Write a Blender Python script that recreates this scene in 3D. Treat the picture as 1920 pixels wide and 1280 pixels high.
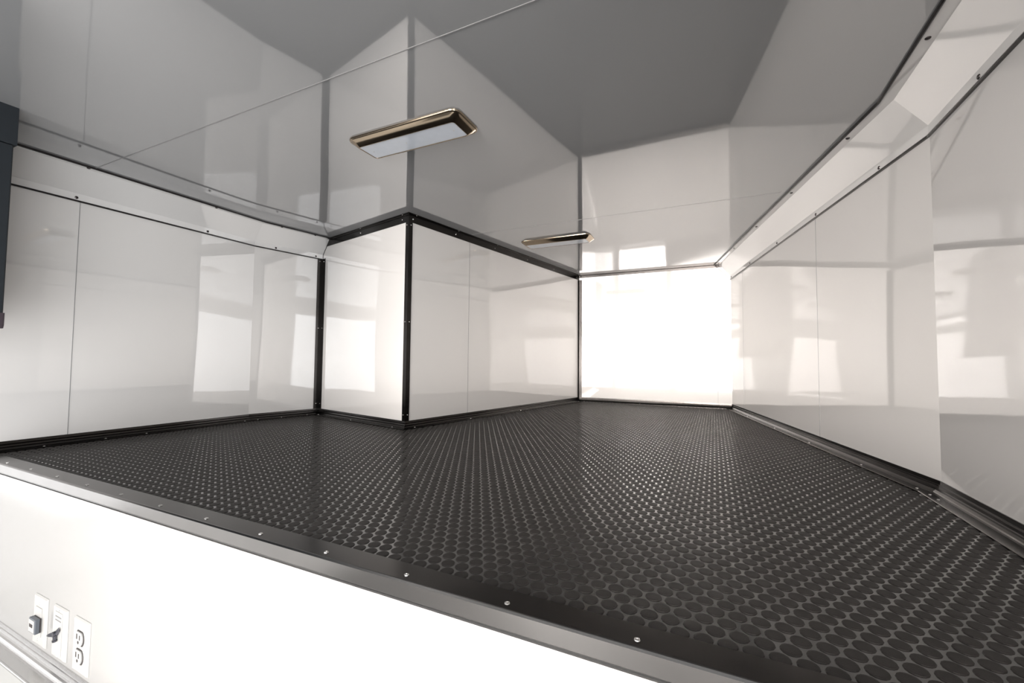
import bpy, math
from mathutils import Matrix, Vector
import numpy as np

C = bpy.context.scene.collection
for o in list(bpy.data.objects):
    bpy.data.objects.remove(o)

# ------------------------------------------------------------------ camera
PITCH, ROLL, YAW, FPX = 0.0445, 0.0095, 0.4434, 797.87
cam_data = bpy.data.cameras.new('camera')
cam = bpy.data.objects.new('camera', cam_data); C.objects.link(cam)
cam_data.sensor_width = 36; cam_data.lens = 36 * FPX / 1920
cam_data.clip_start = 0.01
_f0 = Vector((math.cos(YAW), math.sin(YAW), 0)); _r0 = Vector((math.sin(YAW), -math.cos(YAW), 0)); _z = Vector((0, 0, 1))
_F = _f0 * math.cos(PITCH) + _z * math.sin(PITCH)
_U = -_f0 * math.sin(PITCH) + _z * math.cos(PITCH)
_Rc = _r0 * math.cos(ROLL) + _U * math.sin(ROLL)
_Uc = _U * math.cos(ROLL) - _r0 * math.sin(ROLL)
m = Matrix((( _Rc.x, _Uc.x, -_F.x, 0), (_Rc.y, _Uc.y, -_F.y, 0), (_Rc.z, _Uc.z, -_F.z, 0.30), (0, 0, 0, 1)))
cam.matrix_world = m
bpy.context.scene.camera = cam

# ------------------------------------------------------------------ world, lights, exposure
H = 0.9526
XBACK = -3.2
ZFLOOR = -0.95
w = bpy.data.worlds.new('world'); bpy.context.scene.world = w; w.use_nodes = True
w.node_tree.nodes['Background'].inputs[0].default_value = (0.90, 0.95, 1.0, 1)
w.node_tree.nodes['Background'].inputs[1].default_value = 0.3

def area_light(name, loc, direction, sx, sy, power, color, spread=180):
    l = bpy.data.lights.new(name, 'AREA'); l.shape = 'RECTANGLE'; l.size = sx; l.size_y = sy
    l.energy = power; l.color = color; l.spread = math.radians(spread)
    o = bpy.data.objects.new(name, l); C.objects.link(o)
    o.location = loc
    o.rotation_euler = Vector(direction).to_track_quat('-Z', 'Y').to_euler()
    return o
# an added beam, then daylight through the open rear ramp door and through the side door behind the camera
area_light('added_front_beam', (XBACK - 0.05, 0.15, -0.05), (1, 0.03, 0.0), 1.1, 1.6, 26, (1.0, 0.93, 0.875), 28)  # narrow beam added only to brighten the front wall
area_light('rear_skylight', (XBACK - 0.06, 1.40, -0.05), (1, 0, 0.0), 1.1, 1.7, 108, (1.0, 0.95, 0.91), 150)
area_light('side_daylight', (-1.25, -0.56, -0.05), (0.0, 1, 0.0), 2.3, 1.8, 96, (0.975, 0.985, 1.0), 150)
vs = bpy.context.scene.view_settings
vs.view_transform = 'Standard'; vs.look = 'None'; vs.exposure = 0.0; vs.gamma = 1.0; vs.use_curve_mapping = False

# ------------------------------------------------------------------ plan (metres, x towards the nose, y left, z up; deck floor z = 0)
YL, YR = 2.0286, -0.4732
XLIP = 0.4721
PATH = [Vector(p) for p in [(XBACK, YL), (1.3208, YL), (1.6615, 1.9562), (1.4971, 1.2266), (3.134, 0.9251),
                            (3.134, -0.1045), (1.3299, YR), (XBACK, YR)]]
# segments: 0 left, 1 left taper, 2 box front, 3 box side, 4 front, 5 right taper, 6 right

def segline(i, d):
    A, B = PATH[i], PATH[i + 1]; e = (B - A).normalized(); n = Vector((e.y, -e.x))
    return A + n * d, e
def cross(i, di, j, dj):
    p, e = segline(i, di); q, f = segline(j, dj)
    den = e.x * f.y - e.y * f.x
    t = ((q.x - p.x) * f.y - (q.y - p.y) * f.x) / den
    return p + e * t
def seg_end(i, which, d, butt=None):
    """plan point of the line parallel to wall i at distance d, at its start (0) or end (1); mitred, or butted at distance `butt` off the neighbour"""
    j = i - 1 if which == 0 else i + 1
    if j < 0 or j > 6:
        p, e = segline(i, d); A = PATH[i] if which == 0 else PATH[i + 1]
        return p + e * ((A - p).dot(e))
    return cross(i, d, j, d if butt is None else butt)
def on_seg(i, s, d):
    p, e = segline(i, d); return p + e * s

# ------------------------------------------------------------------ materials
def mat(name, color, rough=0.5, metal=0.0, ior=1.5, wave=0.0, wave_scale=1.6, coat=0.0, noise=0.0, noise_scale=60, spec=0.5, bump=0.0, bump_scale=800):
    M = bpy.data.materials.new(name); M.use_nodes = True; nt = M.node_tree; b = nt.nodes['Principled BSDF']
    b.inputs['Base Color'].default_value = (*color, 1); b.inputs['Roughness'].default_value = rough
    b.inputs['Metallic'].default_value = metal; b.inputs['IOR'].default_value = ior
    b.inputs['Specular IOR Level'].default_value = spec
    b.inputs['Coat Weight'].default_value = coat; b.inputs['Coat Roughness'].default_value = 0.03
    tc = nt.nodes.new('ShaderNodeTexCoord')
    last = None
    def add_bump(scale, dist, detail, prev):
        t = nt.nodes.new('ShaderNodeTexNoise'); t.inputs['Scale'].default_value = scale; t.inputs['Detail'].default_value = detail
        t.inputs['Roughness'].default_value = 0.3
        nt.links.new(tc.outputs['Object'], t.inputs['Vector'])
        bp = nt.nodes.new('ShaderNodeBump'); bp.inputs['Strength'].default_value = 1.0; bp.inputs['Distance'].default_value = dist
        nt.links.new(t.outputs['Fac'], bp.inputs['Height'])
        if prev: nt.links.new(prev.outputs['Normal'], bp.inputs['Normal'])
        return bp
    if wave: last = add_bump(wave_scale, wave, 0.0, last)
    if bump: last = add_bump(bump_scale, bump, 2.0, last)
    if last: nt.links.new(last.outputs['Normal'], b.inputs['Normal'])
    if noise:
        t = nt.nodes.new('ShaderNodeTexNoise'); t.inputs['Scale'].default_value = noise_scale
        nt.links.new(tc.outputs['Object'], t.inputs['Vector'])
        mx = nt.nodes.new('ShaderNodeMixRGB'); mx.inputs[1].default_value = (*[c * (1 - noise) for c in color], 1)
        mx.inputs[2].default_value = (*[min(1, c * (1 + noise)) for c in color], 1)
        nt.links.new(t.outputs['Fac'], mx.inputs[0]); nt.links.new(mx.outputs[0], b.inputs['Base Color'])
    return M
M = {}
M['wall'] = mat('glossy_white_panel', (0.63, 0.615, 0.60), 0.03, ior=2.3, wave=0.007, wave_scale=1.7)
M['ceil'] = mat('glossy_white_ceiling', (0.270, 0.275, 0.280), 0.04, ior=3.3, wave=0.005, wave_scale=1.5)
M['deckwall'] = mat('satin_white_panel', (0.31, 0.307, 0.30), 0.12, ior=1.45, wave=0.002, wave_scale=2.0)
M['seam'] = mat('panel_seam', (0.20, 0.20, 0.20), 0.3)
M['cove'] = mat('white_cove_metal', (0.66, 0.65, 0.64), 0.04, ior=2.4, wave=0.002, wave_scale=2.5)
M['bead'] = mat('black_edge_bead', (0.012, 0.010, 0.010), 0.25)
M['trim'] = mat('dark_anodised_trim', (0.045, 0.042, 0.040), 0.2, metal=1.0, noise=0.15, noise_scale=25)
M['silver'] = mat('mill_finish_aluminium', (0.26, 0.255, 0.25), 0.2, metal=1.0, noise=0.12, noise_scale=12)
M['lit_trim'] = mat('lit_trim_aluminium', (0.55, 0.545, 0.54), 0.24, metal=1.0)  # copy of the baseboard metal, base lightened to stand in for bright reflection
M['rubber'] = mat('black_rubber_base', (0.009, 0.009, 0.009), 0.15, ior=1.9)
M['coin'] = mat('black_rubber_coin', (0.022, 0.0195, 0.018), 0.55, ior=1.3, bump=0.0002, bump_scale=900)
M['screw'] = mat('bright_screw', (0.75, 0.74, 0.72), 0.2, metal=1.0)
M['dscrew'] = mat('dark_screw', (0.08, 0.07, 0.07), 0.25, metal=1.0)
M['bronze'] = mat('polished_bronze', (0.38, 0.31, 0.23), 0.13, metal=1.0)
M['lens'] = mat('frosted_lens', (0.50, 0.54, 0.60), 0.12, noise=0.06, noise_scale=40, ior=1.5)
M['plate'] = mat('white_plastic', (0.42, 0.415, 0.40), 0.3)
M['greyp'] = mat('grey_plastic', (0.09, 0.10, 0.115), 0.35)
M['dark'] = mat('dark_slot', (0.03, 0.025, 0.025), 0.5)
M['steel'] = mat('steel', (0.14, 0.14, 0.16), 0.25, metal=1.0)
M['cab'] = mat('blue_black_cabinet', (0.010, 0.013, 0.016), 0.55, spec=0.25, noise=0.1, noise_scale=80)
M['bumper'] = mat('maroon_black_cap', (0.03, 0.02, 0.026), 0.45)
M['ground'] = mat('concrete', (0.35, 0.34, 0.32), 0.9, noise=0.2, noise_scale=3)
M['whitefloor'] = mat('white_step_top', (0.8, 0.8, 0.78), 0.25)
M['mainfloor'] = mat('dark_main_floor', (0.05, 0.05, 0.05), 0.4)

# ------------------------------------------------------------------ mesh helpers
class MB:
    def __init__(s): s.v = []; s.f = []; s.mi = []
    def add(s, vs, fs, mi=0):
        k = len(s.v); s.v += [tuple(v) for v in vs]; s.f += [[k + a for a in f] for f in fs]; s.mi += [mi] * len(fs)
    def box(s, x0, x1, y0, y1, z0, z1, mi=0):
        v = [(x, y, z) for x in (x0, x1) for y in (y0, y1) for z in (z0, z1)]
        s.add(v, [[0, 1, 3, 2], [4, 6, 7, 5], [0, 4, 5, 1], [2, 3, 7, 6], [0, 2, 6, 4], [1, 5, 7, 3]], mi)
    def loft(s, rings, cap=True, closed=True, mi=0):
        """rings: equally long point loops"""
        n = len(rings[0]); vs = [p for r in rings for p in r]; fs = []
        for i in range(len(rings) - 1):
            for j in range(n if closed else n - 1):
                a, b = i * n + j, i * n + (j + 1) % n
                fs.append([a, b, b + n, a + n])
        if cap: fs += [list(range(n))[::-1], [len(rings) * n - n + j for j in range(n)]]
        s.add(vs, fs, mi)
    def prism(s, poly, z0, z1, mi=0):
        s.loft([[(p[0], p[1], z0) for p in poly], [(p[0], p[1], z1) for p in poly]], mi=mi)
    def build(s, name, mats, parent=None, kind=None, smooth=False, bevel=0, loc=None):
        me = bpy.data.meshes.new(name)
        me.from_pydata(s.v, [], s.f); 
        if not isinstance(mats, (list, tuple)): mats = [mats]
        for q in mats: me.materials.append(q)
        me.polygons.foreach_set('material_index', s.mi)
        import bmesh
        bm = bmesh.new(); bm.from_mesh(me); bmesh.ops.recalc_face_normals(bm, faces=bm.faces); bm.to_mesh(me); bm.free()
        if smooth: me.shade_smooth()
        me.update()
        o = bpy.data.objects.new(name, me); C.objects.link(o)
        if parent: o.parent = parent
        if kind: o['kind'] = kind
        if loc: o.location = loc
        if bevel:
            b = o.modifiers.new('bevel', 'BEVEL'); b.width = bevel; b.segments = 2; b.limit_method = 'ANGLE'
        return o
def struct(name, mb, mt, **k): return mb.build(name, mt, kind='structure', **k)

def frame(n):
    n = Vector(n).normalized(); a = Vector((0, 0, 1)) if abs(n.z) < 0.9 else Vector((1, 0, 0))
    u = n.cross(a).normalized(); return u, n.cross(u), n
def dome(mb, p, n, r, h=None, seg=12, flange=0.0):
    """round screw head at p rising along n, with a small cross recess rim"""
    h = h or r * 0.5; u, v, n = frame(n); p = Vector(p)
    rings = []
    prof = [(r, 0), (r, h * 0.25), (r * 0.86, h * 0.7), (r * 0.55, h), (r * 0.32, h), (r * 0.2, h * 0.55)]
    if flange: prof = [(r + flange, 0), (r + flange, h * 0.15)] + prof[1:]
    for rr, hh in prof:
        rings.append([p + u * rr * math.cos(2 * math.pi * k / seg) + v * rr * math.sin(2 * math.pi * k / seg) + n * hh for k in range(seg)])
    mb.loft(rings)
SCREW_CACHE = {}
def screw(parent, p, n, r=0.0035, mt='screw', flange=0.0):
    mb = MB(); dome(mb, (0, 0, 0), n, r, flange=flange)
    key = (tuple(round(c, 3) for c in n), r, mt, flange)
    if key in SCREW_CACHE:
        o = SCREW_CACHE[key].copy(); C.objects.link(o); o.parent = parent
    else:
        o = mb.build('screw', M[mt], parent, smooth=False); SCREW_CACHE[key] = o
    o.location = p
    return o

def sweep(i, prof, b0=None, b1=None, s0=None, s1=None):
    """profile (d, z) swept along wall i, returned as mesh; b0/b1 butt distances; s0/s1 cut distances"""
    mb = MB(); r0, r1 = [], []
    for d, z in prof:
        a = on_seg(i, s0, d) if s0 is not None else seg_end(i, 0, d, b0)
        b = on_seg(i, s1, d) if s1 is not None else seg_end(i, 1, d, b1)
        r0.append((a.x, a.y, z)); r1.append((b.x, b.y, z))
    mb.loft([r0, r1]); return mb
def seg_normal(i):
    e = (PATH[i + 1] - PATH[i]).normalized(); return Vector((e.y, -e.x, 0))
def seg_len(i): return (PATH[i + 1] - PATH[i]).length

# ------------------------------------------------------------------ walls
TH = 0.03
def wall(name, i, z0, z1=H):
    return struct(name, sweep(i, [(0, z0), (0, z1), (-TH, z1), (-TH, z0)]), M['wall'])
w_left = wall('wall_left', 0, ZFLOOR)
w_ltap = wall('wall_left_front', 1, -0.04)
w_boxf = wall('wall_box_front', 2, -0.04)
w_boxs = wall('wall_box_side', 3, -0.04)
w_nose = wall('wall_front', 4, -0.04)
w_rtap = wall('wall_right_front', 5, -0.04)
# right wall with the side-door opening behind the camera (x -2.40 .. -0.10)
LR = seg_len(6)
def sx(x): return PATH[6].x - x
mbr = sweep(6, [(0, ZFLOOR), (0, H), (-TH, H), (-TH, ZFLOOR)], s1=sx(-0.10))
struct('wall_right', mbr, M['wall'])
struct('wall_right_rear', sweep(6, [(0, ZFLOOR), (0, H), (-TH, H), (-TH, ZFLOOR)], s0=sx(-2.40), s1=LR), M['wall'])
struct('trim_19', sweep(6, [(0, 0.86), (0, H), (-TH, H), (-TH, 0.86)], s0=sx(-0.10), s1=sx(-2.40)), M['wall'])
# deck front wall below the lip
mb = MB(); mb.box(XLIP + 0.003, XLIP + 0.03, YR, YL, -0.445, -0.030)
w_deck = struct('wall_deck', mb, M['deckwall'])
# seams
def wseam(parent, i, s, z0, z1):
    mb = MB(); n = seg_normal(i); A = on_seg(i, s - 0.0009, 0); B = on_seg(i, s + 0.0009, 0)
    A2 = on_seg(i, s - 0.0009, 0.0006); B2 = on_seg(i, s + 0.0009, 0.0006)
    mb.prism([A, B, B2, A2], z0, z1); mb.build('panel_seam', M['seam'], parent)
wseam(w_left, 0, 0.685 - XBACK, 0.03, 0.85)
wseam(w_boxs, 3, 0.408, 0.03, 0.914)
wseam(w_nose, 4, 0.9466, 0.03, 0.93)
wseam(w_rtap, 5, seg_len(5) - 1.5751, 0.03, 0.85)
wseam(w_rtap, 5, seg_len(5) - 0.6071, 0.03, 0.85)
# ceiling
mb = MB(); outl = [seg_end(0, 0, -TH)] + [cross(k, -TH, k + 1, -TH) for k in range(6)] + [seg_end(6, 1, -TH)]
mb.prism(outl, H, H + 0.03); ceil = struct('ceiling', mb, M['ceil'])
def ceil_seam(x, y0, y1):
    mb = MB(); mb.box(x - 0.0012, x + 0.0012, y0, y1, H - 0.0008, H); mb.build('panel_seam', M['seam'], ceil)
ceil_seam(0.687, YR + 0.095, YL - 0.095); ceil_seam(1.885, -0.24, 1.13); ceil_seam(-0.51, YR + 0.095, YL - 0.5); ceil_seam(-1.7, YR + 0.095, YL - 0.1)

# ------------------------------------------------------------------ deck floor with raised coins
ZB = -0.0008
pl = [Vector((XLIP + 0.004, YL)), PATH[1], PATH[2], PATH[3], PATH[4], PATH[5], PATH[6], Vector((XLIP + 0.004, YR))]
mb = MB(); mb.prism(pl, -0.028, ZB, 0)
PT, RT = 0.0238, 0.0238 * math.sqrt(3) / 2
def inside(x, y, mrg):
    if x < XLIP + 0.046: return False
    for i in (0, 1, 4, 5, 6):
        p, e = segline(i, mrg); n = Vector((e.y, -e.x))
        if (Vector((x, y)) - p).dot(n) < 0: return False
    # outside of the box (convex corner at PATH[3])
    ins = []
    for i in (2, 3):
        p, e = segline(i, mrg); n = Vector((e.y, -e.x)); ins.append((Vector((x, y)) - p).dot(n) >= 0)
    return ins[0] or ins[1]
NS = 14
cosn = [(math.cos(2 * math.pi * k / NS), math.sin(2 * math.pi * k / NS)) for k in range(NS)]
for r in range(-8, 130):
    x = 0.6455 + r * RT - 0.0206 * 0
    for c in range(-30, 90):
        y = 0.1803 + c * PT + (0.5 * PT if r % 2 else 0)
        if not inside(x, y, 0.037): continue
        R0, R1 = 0.0104, 0.0092
        mb.add([(x + R0 * a, y + R0 * b, ZB) for a, b in cosn] + [(x + (R1 + .0006) * a, y + (R1 + .0006) * b, 0.0001) for a, b in cosn] + [(x + R1 * a * .85, y + R1 * b * .85, 0.0003) for a, b in cosn],
               [[k, (k + 1) % NS, NS + (k + 1) % NS, NS + k] for k in range(NS)] + [[NS + k, NS + (k + 1) % NS, 2 * NS + (k + 1) % NS, 2 * NS + k] for k in range(NS)] + [[2 * NS + k for k in range(NS)]], 1)
floor = struct('floor', mb, [M['rubber'], M['coin']])

# ------------------------------------------------------------------ baseboards
BASE = [(0, 0), (0, 0.0300), (0.0025, 0.0300), (0.0035, 0.0215), (0.0055, 0.0208), (0.0055, 0.0190), (0.0045, 0.0175), (0.0055, 0.0125),
        (0.0080, 0.0112), (0.0120, 0.0100), (0.0155, 0.0070), (0.0165, 0.0042), (0.0200, 0.0032), (0.0400, 0.0030), (0.0415, 0.0042), (0.0440, 0.0042), (0.0450, 0.0030), (0.0450, ZB)]
def base(name, i, screws, s0=None, s1=None, prof=BASE, mt='trim', smt='screw'):
    o = struct(name, sweep(i, prof, s0=s0, s1=s1), M[mt])
    for s in screws:
        q = on_seg(i, s, 0.031); screw(o, (q.x, q.y, 0.003), (0, 0, 1), 0.0033, smt)
    return o
XB = XBACK
base('baseboard_left', 0, [0.62 - XB, 0.777 - XB, 0.9 - XB, 1.285 - XB], s0=XLIP + 0.04 - XB)
base('baseboard_left_front', 1, [0.03, 0.14, 0.27])
base('baseboard_box_front', 2, [0.06, 0.37, 0.70])
base('baseboard_box_side', 3, [0.03, 0.40, 0.85, 1.60])
base('baseboard_front', 4, [0.05, 0.45, 0.95], mt='trim')
L5 = seg_len(5)
base('baseboard_right_front', 5, [L5 - k for k in (1.4, 0.98, 0.62, 0.27, 0.03)])
base('baseboard_right', 6, [0.03, 0.07, 0.45, 0.8], s1=sx(XLIP + 0.04))

# ------------------------------------------------------------------ corner angles of the box and front wall
def angle_top(name, i, wl, cl, screws, mt='trim', b0=None, b1=None, smt='screw'):
    t = 0.0022
    o = struct(name, sweep(i, [(0, H), (0, H - wl), (t, H - wl), (t, H - t - 0.0015), (t + 0.0015, H - t), (cl, H - t), (cl, H)], b0=b0, b1=b1), M[mt])
    n = seg_normal(i)
    for s in screws:
        q = on_seg(i, s, t); screw(o, (q.x, q.y, H - wl * 0.55), n, 0.0028, smt)
        q = on_seg(i, s + 0.012, cl * 0.7); screw(o, (q.x, q.y, H - t), (0, 0, -1), 0.0028, smt)
    return o
L2 = seg_len(2)
angle_top('trim_1', 2, 0.037, 0.016, [L2 - 0.046, L2 - 0.38, 0.03])
angle_top('trim_2', 3, 0.037, 0.016, [0.022, 0.30, 0.62, 0.95, 1.28, 1.62])
angle_top('trim_3', 4, 0.020, 0.020, [0.01, 0.42, 0.80], mt='trim', b1=0.0, smt='dscrew')

def angle_vert(name, i, wl, z0, z1, screws, mts=('trim', 'trim'), wr=None, smts=('screw', 'screw')):
    """angle at the corner between wall i (its end) and wall i+1 (its start)"""
    t = 0.0022; wr = wr or wl
    c = cross(i, 0, i + 1, 0); ct = cross(i, t, i + 1, t)
    e0 = (PATH[i + 1] - PATH[i]).normalized(); e1 = (PATH[i + 2] - PATH[i + 1]).normalized()
    n0 = Vector((e0.y, -e0.x)); n1 = Vector((e1.y, -e1.x))
    mb = MB(); mb.prism([c, c - e0 * wl, c - e0 * wl + n0 * t, ct], z0, z1); o = struct(name, mb, M[mts[0]])
    mb = MB(); mb.prism([c, ct, c + e1 * wr + n1 * t, c + e1 * wr], z0, z1); mb.build('side_leg', M[mts[1]], o)
    for z in screws:
        q = c - e0 * wl * 0.55 + n0 * t; screw(o, (q.x, q.y, z), (n0.x, n0.y, 0), 0.0026, smts[0])
        q = c + e1 * wr * 0.55 + n1 * t; screw(o, (q.x, q.y, z), (n1.x, n1.y, 0), 0.0026, smts[1])
    return o
angle_vert('trim_4', 1, 0.030, 0.03, 0.852, [0.835, 0.467, 0.056])
angle_vert('trim_5', 2, 0.020, 0.03, H - 0.037, [0.903, 0.467, 0.056])
angle_vert('trim_6', 3, 0.022, 0.03, H - 0.037, [0.903, 0.467, 0.056], mts=('trim', 'trim'), smts=('dscrew', 'dscrew'))

# ------------------------------------------------------------------ coves
def cove(name, i, ceil_s, wall_s, s0=None, s1=None, b0=None, b1=None):
    t = 0.0022
    lowz, topd = 0.8505, 0.0936
    inner = [(t, lowz), (t, 0.8745), (0.0665, H - t), (topd, H - t)]
    outer = [(topd, H), (0.064, H), (0, 0.8765), (0, lowz)]
    o = struct(name, sweep(i, inner + outer, b0, b1, s0, s1), M['cove'])
    bd = 0.0055
    sweep(i, [(0, lowz), (bd, lowz), (bd + .001, lowz - bd * .5), (bd, lowz - bd), (0, lowz - bd)], b0, b1, s0, s1).build('edge_bead', M['bead'], o)
    sweep(i, [(topd, H), (topd, H - bd), (topd + bd * .5, H - bd - .001), (topd + bd, H - bd), (topd + bd, H)], b0, b1, s0, s1).build('edge_bead', M['bead'], o)
    for s in ceil_s:
        q = on_seg(i, s, 0.081); screw(o, (q.x, q.y, H - t), (0, 0, -1), 0.0052, 'dscrew')
    n = seg_normal(i)
    for s in wall_s:
        q = on_seg(i, s, t); screw(o, (q.x, q.y, 0.8595), n, 0.0052, 'dscrew')
    return o
cove('trim_7', 0, [k - XB for k in (0.26, 0.674, 1.093)], [k - XB for k in (0.26, 0.674, 1.105)], s0=0.0)
cv = cove('trim_8', 1, [0.09, 0.26], [0.0982, 0.3073], b1=0.0)
# black sealing strip where this cove meets the box
mb = MB(); prf = [(0.0022, 0.850), (0.0022, 0.8745), (0.0665, H - 0.0022)]
def bp(d, z, dd, dz, o): q = cross(1, d + dd, 2, o); return (q.x, q.y, z + dz)
mb.loft([[bp(d, z, 0, 0, 0.0), bp(d, z, 0.003, -0.002, 0.0), bp(d, z, 0.003, -0.002, 0.0015), bp(d, z, 0, 0, 0.0015)] for d, z in prf])
mb.build('end_seal', M['bead'], cv)
cove('trim_9', 5, [L5 - k for k in (0.19, 0.60, 1.02, 1.42, 1.80)], [L5 - k for k in (0.1983, 0.5965, 0.9963, 1.4138, 1.8147)], b0=0.0)
cove('trim_10', 6, [sx(1.095), sx(0.70), sx(0.3)], [sx(1.113), sx(0.71), sx(0.3)])

# ------------------------------------------------------------------ deck lip
mb = MB(); prof = [(XLIP - 0.001, 0.0030), (0.5105, 0.0030), (0.5115, 0.0015), (0.5115, ZB), (XLIP + 0.002, ZB), (XLIP + 0.002, 0.0)]
mb = MB(); mb.loft([[(x, YR, z) for x, z in prof], [(x, YL, z) for x, z in prof]])
lip = struct('trim_11', mb, M['trim'])
prof = [(XLIP - 0.001, 0.0030), (XLIP + 0.002, 0.0), (XLIP + 0.002, -0.0195), (XLIP + 0.003, -0.0225), (XLIP - 0.0015, -0.0225), (XLIP - 0.0045, -0.020), (XLIP - 0.0045, 0.0005), (XLIP - 0.0025, 0.0026)]
mb = MB(); mb.loft([[(x, YR, z) for x, z in prof], [(x, YL, z) for x, z in prof]])
nose = mb.build('edge_strip', M['silver'], lip)
for k in range(-3, 12):
    screw(lip, (0.4815, 0.0774 + 0.1545 * k, 0.003), (0, 0, 1), 0.0035)

# ------------------------------------------------------------------ step below the deck
ZS = -0.442
mb = MB(); mb.box(0.02, XLIP + 0.003, YR, YL, ZFLOOR, ZS); struct('floor_step', mb, M['whitefloor'])
mb = MB(); prof = [(XLIP + 0.003 - d, ZS + z * 1.05 if z > 0 else ZS) for d, z in BASE]
mb.loft([[(x, YR, z) for x, z in prof], [(x, YL, z) for x, z in prof]]); bd = struct('baseboard_deck', mb, M['lit_trim'])
mb = MB(); mb.box(XBACK, 0.02, YR, YL, ZFLOOR - 0.05, ZFLOOR); struct('floor_main', mb, M['mainfloor'])
mb = MB(); mb.box(-25, 25, -25, 25, ZFLOOR - 0.2, ZFLOOR - 0.15); struct('ground', mb, M['ground'])

# ------------------------------------------------------------------ ceiling lights
def rrect(cx, cy, hx, hy, r, z, n=7):
    pts = []
    for (sx_, sy_, a0) in ((1, 1, 0), (-1, 1, 90), (-1, -1, 180), (1, -1, 270)):
        for k in range(n):
            a = math.radians(a0 + 90 * k / (n - 1))
            pts.append((cx + sx_ * (hx - r) + r * math.cos(a), cy + sy_ * (hy - r) + r * math.sin(a), z))
    return pts
def thing(name, label, cat, loc, group=None):
    o = bpy.data.objects.new(name, None); C.objects.link(o); o.empty_display_size = 0.05
    o.location = loc; o['label'] = label; o['category'] = cat
    if group: o['group'] = group
    return o
def ceiling_light(label, x, y):
    t = thing('ceiling_light', label, 'ceiling light', (x, y, H), 'ceiling lights')
    hx, hy = 0.0635, 0.194
    mb = MB(); rings = []
    for ins, z, r in [(0, 0, .026), (0, -.0030, .026), (.0012, -.0048, .025), (.0032, -.0050, .023), (.0042, -.0046, .022), (.0050, -.0056, .021), (.0120, -.0125, .018), (.0200, -.0188, .014), (.0240, -.0208, .010), (.0258, -.0212, .008), (.0268, -.0204, .0075), (.0268, -.0180, .0075)]:
        rings.append(rrect(0, 0, hx - ins, hy - ins, r, z))
    mb.loft(rings, cap=False); b = mb.build('bezel', M['bronze'], t, smooth=True)
    mb = MB(); mb.loft([rrect(0, 0, hx - .0264, hy - .0264, .0075, -.016), rrect(0, 0, hx - .0264, hy - .0264, .0075, -.0196), rrect(0, 0, hx - .029, hy - .029, .006, -.0202)])
    l = mb.build('lens', M['lens'], t)
    for yy in (-0.145, 0.02, 0.145):
        mb = MB(); dome(mb, (0, yy, -.0202), (0, 0, -1), 0.0022, 0.0006); mb.build('rivet', M['plate'], l)
    return t
ceiling_light('bronze-rimmed rectangular ceiling light, the larger one nearer the deck edge', 0.966, 0.788)
ceiling_light('bronze-rimmed rectangular ceiling light, the smaller one deeper in by the front wall', 2.163, 0.762)

# ------------------------------------------------------------------ wall plates on the deck front wall
XP = XLIP + 0.003
def plate_mesh(hy, hz, th=0.0055, b=0.005, opening=None):
    mb = MB(); f = lambda iy, x: [(x, -hy + iy, -hz + iy), (x, hy - iy, -hz + iy), (x, hy - iy, hz - iy), (x, -hy + iy, hz - iy)]
    mb.loft([f(0, 0), f(0, -0.0012), f(b * .5, -th * .8), f(b, -th)]); return mb
def yz_prism(mb, pts, x0, x1, mi=0): mb.loft([[(x0, y, z) for y, z in pts], [(x1, y, z) for y, z in pts]], mi=mi)
def rect(cy, cz, hy, hz): return [(cy - hy, cz - hz), (cy + hy, cz - hz), (cy + hy, cz + hz), (cy - hy, cz + hz)]

t = thing('timer_switch', 'white wall plate with a square grey knob box, leftmost of three on the deck wall', 'wall switch', (XP, 1.487, -0.343))
plate_mesh(0.035, 0.0575).build('wall_plate', M['plate'], t)
mb = MB(); yz_prism(mb, rect(0, 0, 0.0168, 0.0335), -0.005, -0.0072); mb.build('insert', M['plate'], t, bevel=0.0006)
mb = MB(); yz_prism(mb, rect(-0.002, -0.004, 0.0170, 0.0165), -0.0072, -0.0095); kb = mb.build('knob_base', M['dark'], t)
mb = MB(); yz_prism(mb, rect(-0.002, -0.004, 0.0178, 0.0170), -0.0095, -0.0180); kn = mb.build('knob', M['greyp'], t, bevel=0.0015)
mb = MB(); yz_prism(mb, rect(-0.001, -0.004, 0.0145, 0.0140), -0.0178, -0.0188); kf = mb.build('knob_face', M['plate'], kn, bevel=0.0004)
mb = MB(); yz_prism(mb, rect(0.000, -0.003, 0.0085, 0.0036), -0.0186, -0.0193); mb.build('window', M['dark'], kn)
for z in (-0.042, 0.042): screw(t, (-0.0055, 0, z), (-1, 0, 0), 0.0026, 'screw')

t = thing('lever_switch', 'white wall plate with a winged metal lever, middle of three on the deck wall', 'wall switch', (XP, 1.381, -0.343))
plate_mesh(0.035, 0.0575).build('wall_plate', M['plate'], t)
mb = MB(); yz_prism(mb, rect(0, 0, 0.0180, 0.0480), -0.005, -0.0068); ins = mb.build('insert', M['plate'], t, bevel=0.0006)
for z in (0.030, 0.038):
    mb = MB(); yz_prism(mb, rect(0, z, 0.014, 0.0012), -0.0067, -0.0074); mb.build('vent_slot', M['seam'], ins)
def cyl(mb, p, q, r0, r1, n=14):
    p, q = Vector(p), Vector(q); u, v, d = frame(q - p)
    mb.loft([[c + u * r * math.cos(2 * math.pi * k / n) + v * r * math.sin(2 * math.pi * k / n) for k in range(n)] for c, r in ((p, r0), (q, r1))])
LZ = 0.003
mb = MB(); cyl(mb, (-0.0068, 0, LZ), (-0.016, 0, LZ), 0.0058, 0.0052); lever = mb.build('hub', M['steel'], t)
mb = MB()
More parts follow.
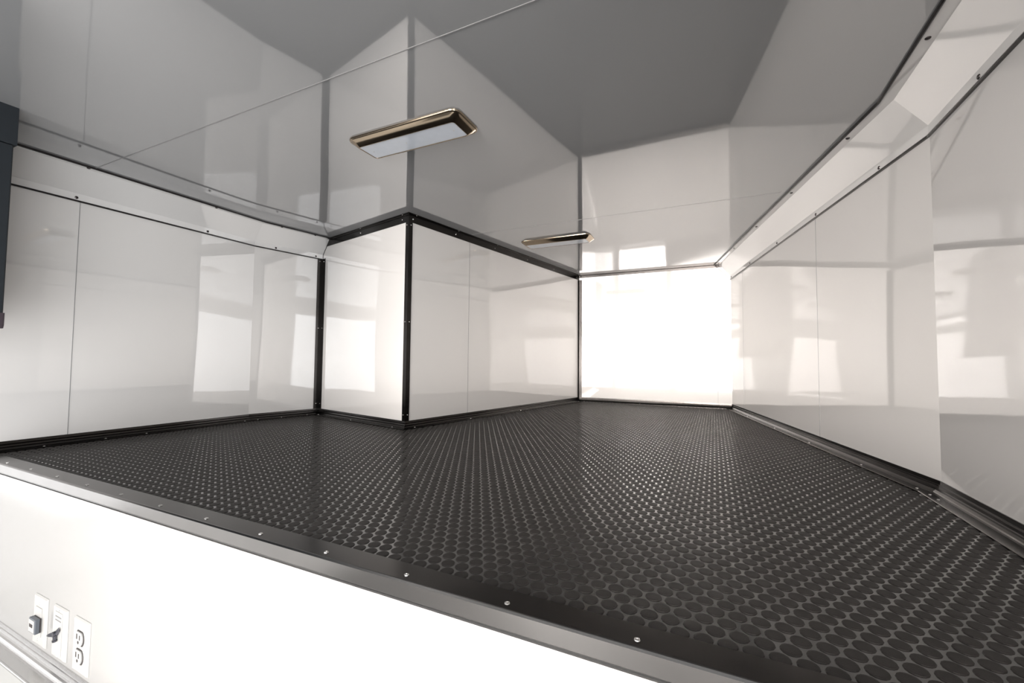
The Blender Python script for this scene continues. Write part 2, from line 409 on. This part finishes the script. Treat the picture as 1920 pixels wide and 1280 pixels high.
mb.loft([[(-0.009, 0.001, LZ + .006), (-0.016, 0.001, LZ + .006), (-0.016, 0.001, LZ - .005), (-0.009, 0.001, LZ - .005)],
         [(-0.014, 0.011, LZ + .001), (-0.019, 0.011, LZ + .001), (-0.019, 0.011, LZ - .006), (-0.014, 0.011, LZ - .006)],
         [(-0.017, 0.0195, LZ - .004), (-0.019, 0.0195, LZ - .004), (-0.019, 0.0195, LZ - .007), (-0.017, 0.0195, LZ - .007)]])
mb.build('wing', M['steel'], lever, bevel=0.0006)
mb = MB()
mb.loft([[(-0.009, -0.001, LZ + .006), (-0.013, -0.001, LZ + .006), (-0.013, -0.001, LZ - .005), (-0.009, -0.001, LZ - .005)],
         [(-0.010, -0.009, LZ + .011), (-0.013, -0.009, LZ + .011), (-0.013, -0.009, LZ + .001), (-0.010, -0.009, LZ + .001)],
         [(-0.009, -0.0155, LZ + .018), (-0.011, -0.0155, LZ + .018), (-0.011, -0.0155, LZ + .009), (-0.009, -0.0155, LZ + .009)]])
mb.build('wing', M['steel'], lever, bevel=0.0006)
mb = MB(); cyl(mb, (-0.011, 0.001, LZ - .003), (-0.011, 0.001, LZ - .015), 0.0038, 0.0034); cyl(mb, (-0.011, 0.001, LZ - .0145), (-0.011, 0.001, LZ - .0185), 0.0048, 0.0040)
mb.build('stem', M['steel'], lever)
for z in (-0.051, 0.051): screw(t, (-0.0055, 0, z), (-1, 0, 0), 0.0024, 'screw')

t = thing('power_outlet', 'white duplex power outlet, rightmost of the three plates on the deck wall', 'outlet', (XP, 1.276, -0.343))
plate_mesh(0.035, 0.0575).build('wall_plate', M['plate'], t)
for cz in (0.0195, -0.0195):
    pts = []
    for k in range(28):
        a = 2 * math.pi * k / 28; y, z = 0.0172 * math.cos(a), 0.0172 * math.sin(a); pts.append((y, cz + max(-0.0142, min(0.0142, z))))
    mb = MB(); yz_prism(mb, [(y * 1.16 - 0.001, cz + (z - cz) * 1.15) for y, z in pts], -0.0050, -0.0058); sh = mb.build('socket_recess', M['dark'], t)
    mb = MB(); yz_prism(mb, pts, -0.0056, -0.0085); so = mb.build('socket_face', M['plate'], t, bevel=0.0006)
    mb = MB(); yz_prism(mb, rect(0.0068, cz + 0.0040, 0.0022, 0.0056), -0.0084, -0.0088); mb.build('slot', M['dark'], so)
    mb = MB(); yz_prism(mb, rect(-0.0060, cz + 0.0035, 0.0020, 0.0050), -0.0084, -0.0088); mb.build('slot', M['dark'], so)
    pp = [(0.0034 * math.cos(2 * math.pi * k / 12), cz - 0.0078 + 0.0034 * math.sin(2 * math.pi * k / 12)) for k in range(12)]
    mb = MB(); yz_prism(mb, pp, -0.0084, -0.0088); mb.build('ground_hole', M['dark'], so)
screw(t, (-0.0055, 0, 0), (-1, 0, 0), 0.0028, 'screw')

# ------------------------------------------------------------------ dark overhead cabinet at the left edge
t = thing('overhead_cabinet', 'blue-black overhead cabinet hanging from the ceiling at the left edge', 'cabinet', (0.0, 1.84, 0.374))
yf = 1.655 - 1.84
mb = MB(); mb.box(-0.55, 0.415, yf + 0.020, YL - 0.10 - 1.84, 0.012, H - 0.374); mb.build('body', M['cab'], t, bevel=0.003)
def door(x0, x1, r):
    mb = MB()
    def ring(ins, y):
        X0, X1, Z0, Z1 = x0 + ins, x1 - ins, 0.0 + ins, 0.476
        pts = [(X1, y, Z1), (X0, y, Z1)]
        for k in range(6):
            a = math.radians(180 + 18 * k); pts.append((X0 + r + r * math.cos(a), y, Z0 + r + r * math.sin(a)))
        for k in range(6):
            a = math.radians(270 + 18 * k); pts.append((X1 - r + r * math.cos(a), y, Z0 + r + r * math.sin(a)))
        return pts
    mb.loft([ring(0, yf + 0.020), ring(0, yf + 0.003), ring(0.003, yf)])
    return mb.build('door', M['cab'], t)
d1 = door(-0.55, -0.07, 0.012); d2 = door(-0.064, 0.425, 0.012)
mb = MB(); mb.loft([rrect(0.3965, yf + 0.010, 0.03, 0.012, 0.004, -0.004), rrect(0.3965, yf + 0.010, 0.031, 0.013, 0.004, 0.004), rrect(0.3965, yf + 0.010, 0.031, 0.013, 0.004, 0.036)])
mb.build('corner_cap', M['bumper'], d2)
mb = MB(); mb.box(-0.552, 0.430, yf - 0.003, yf + 0.020, 0.478, H - 0.374); mb.build('top_rail', M['cab'], t)
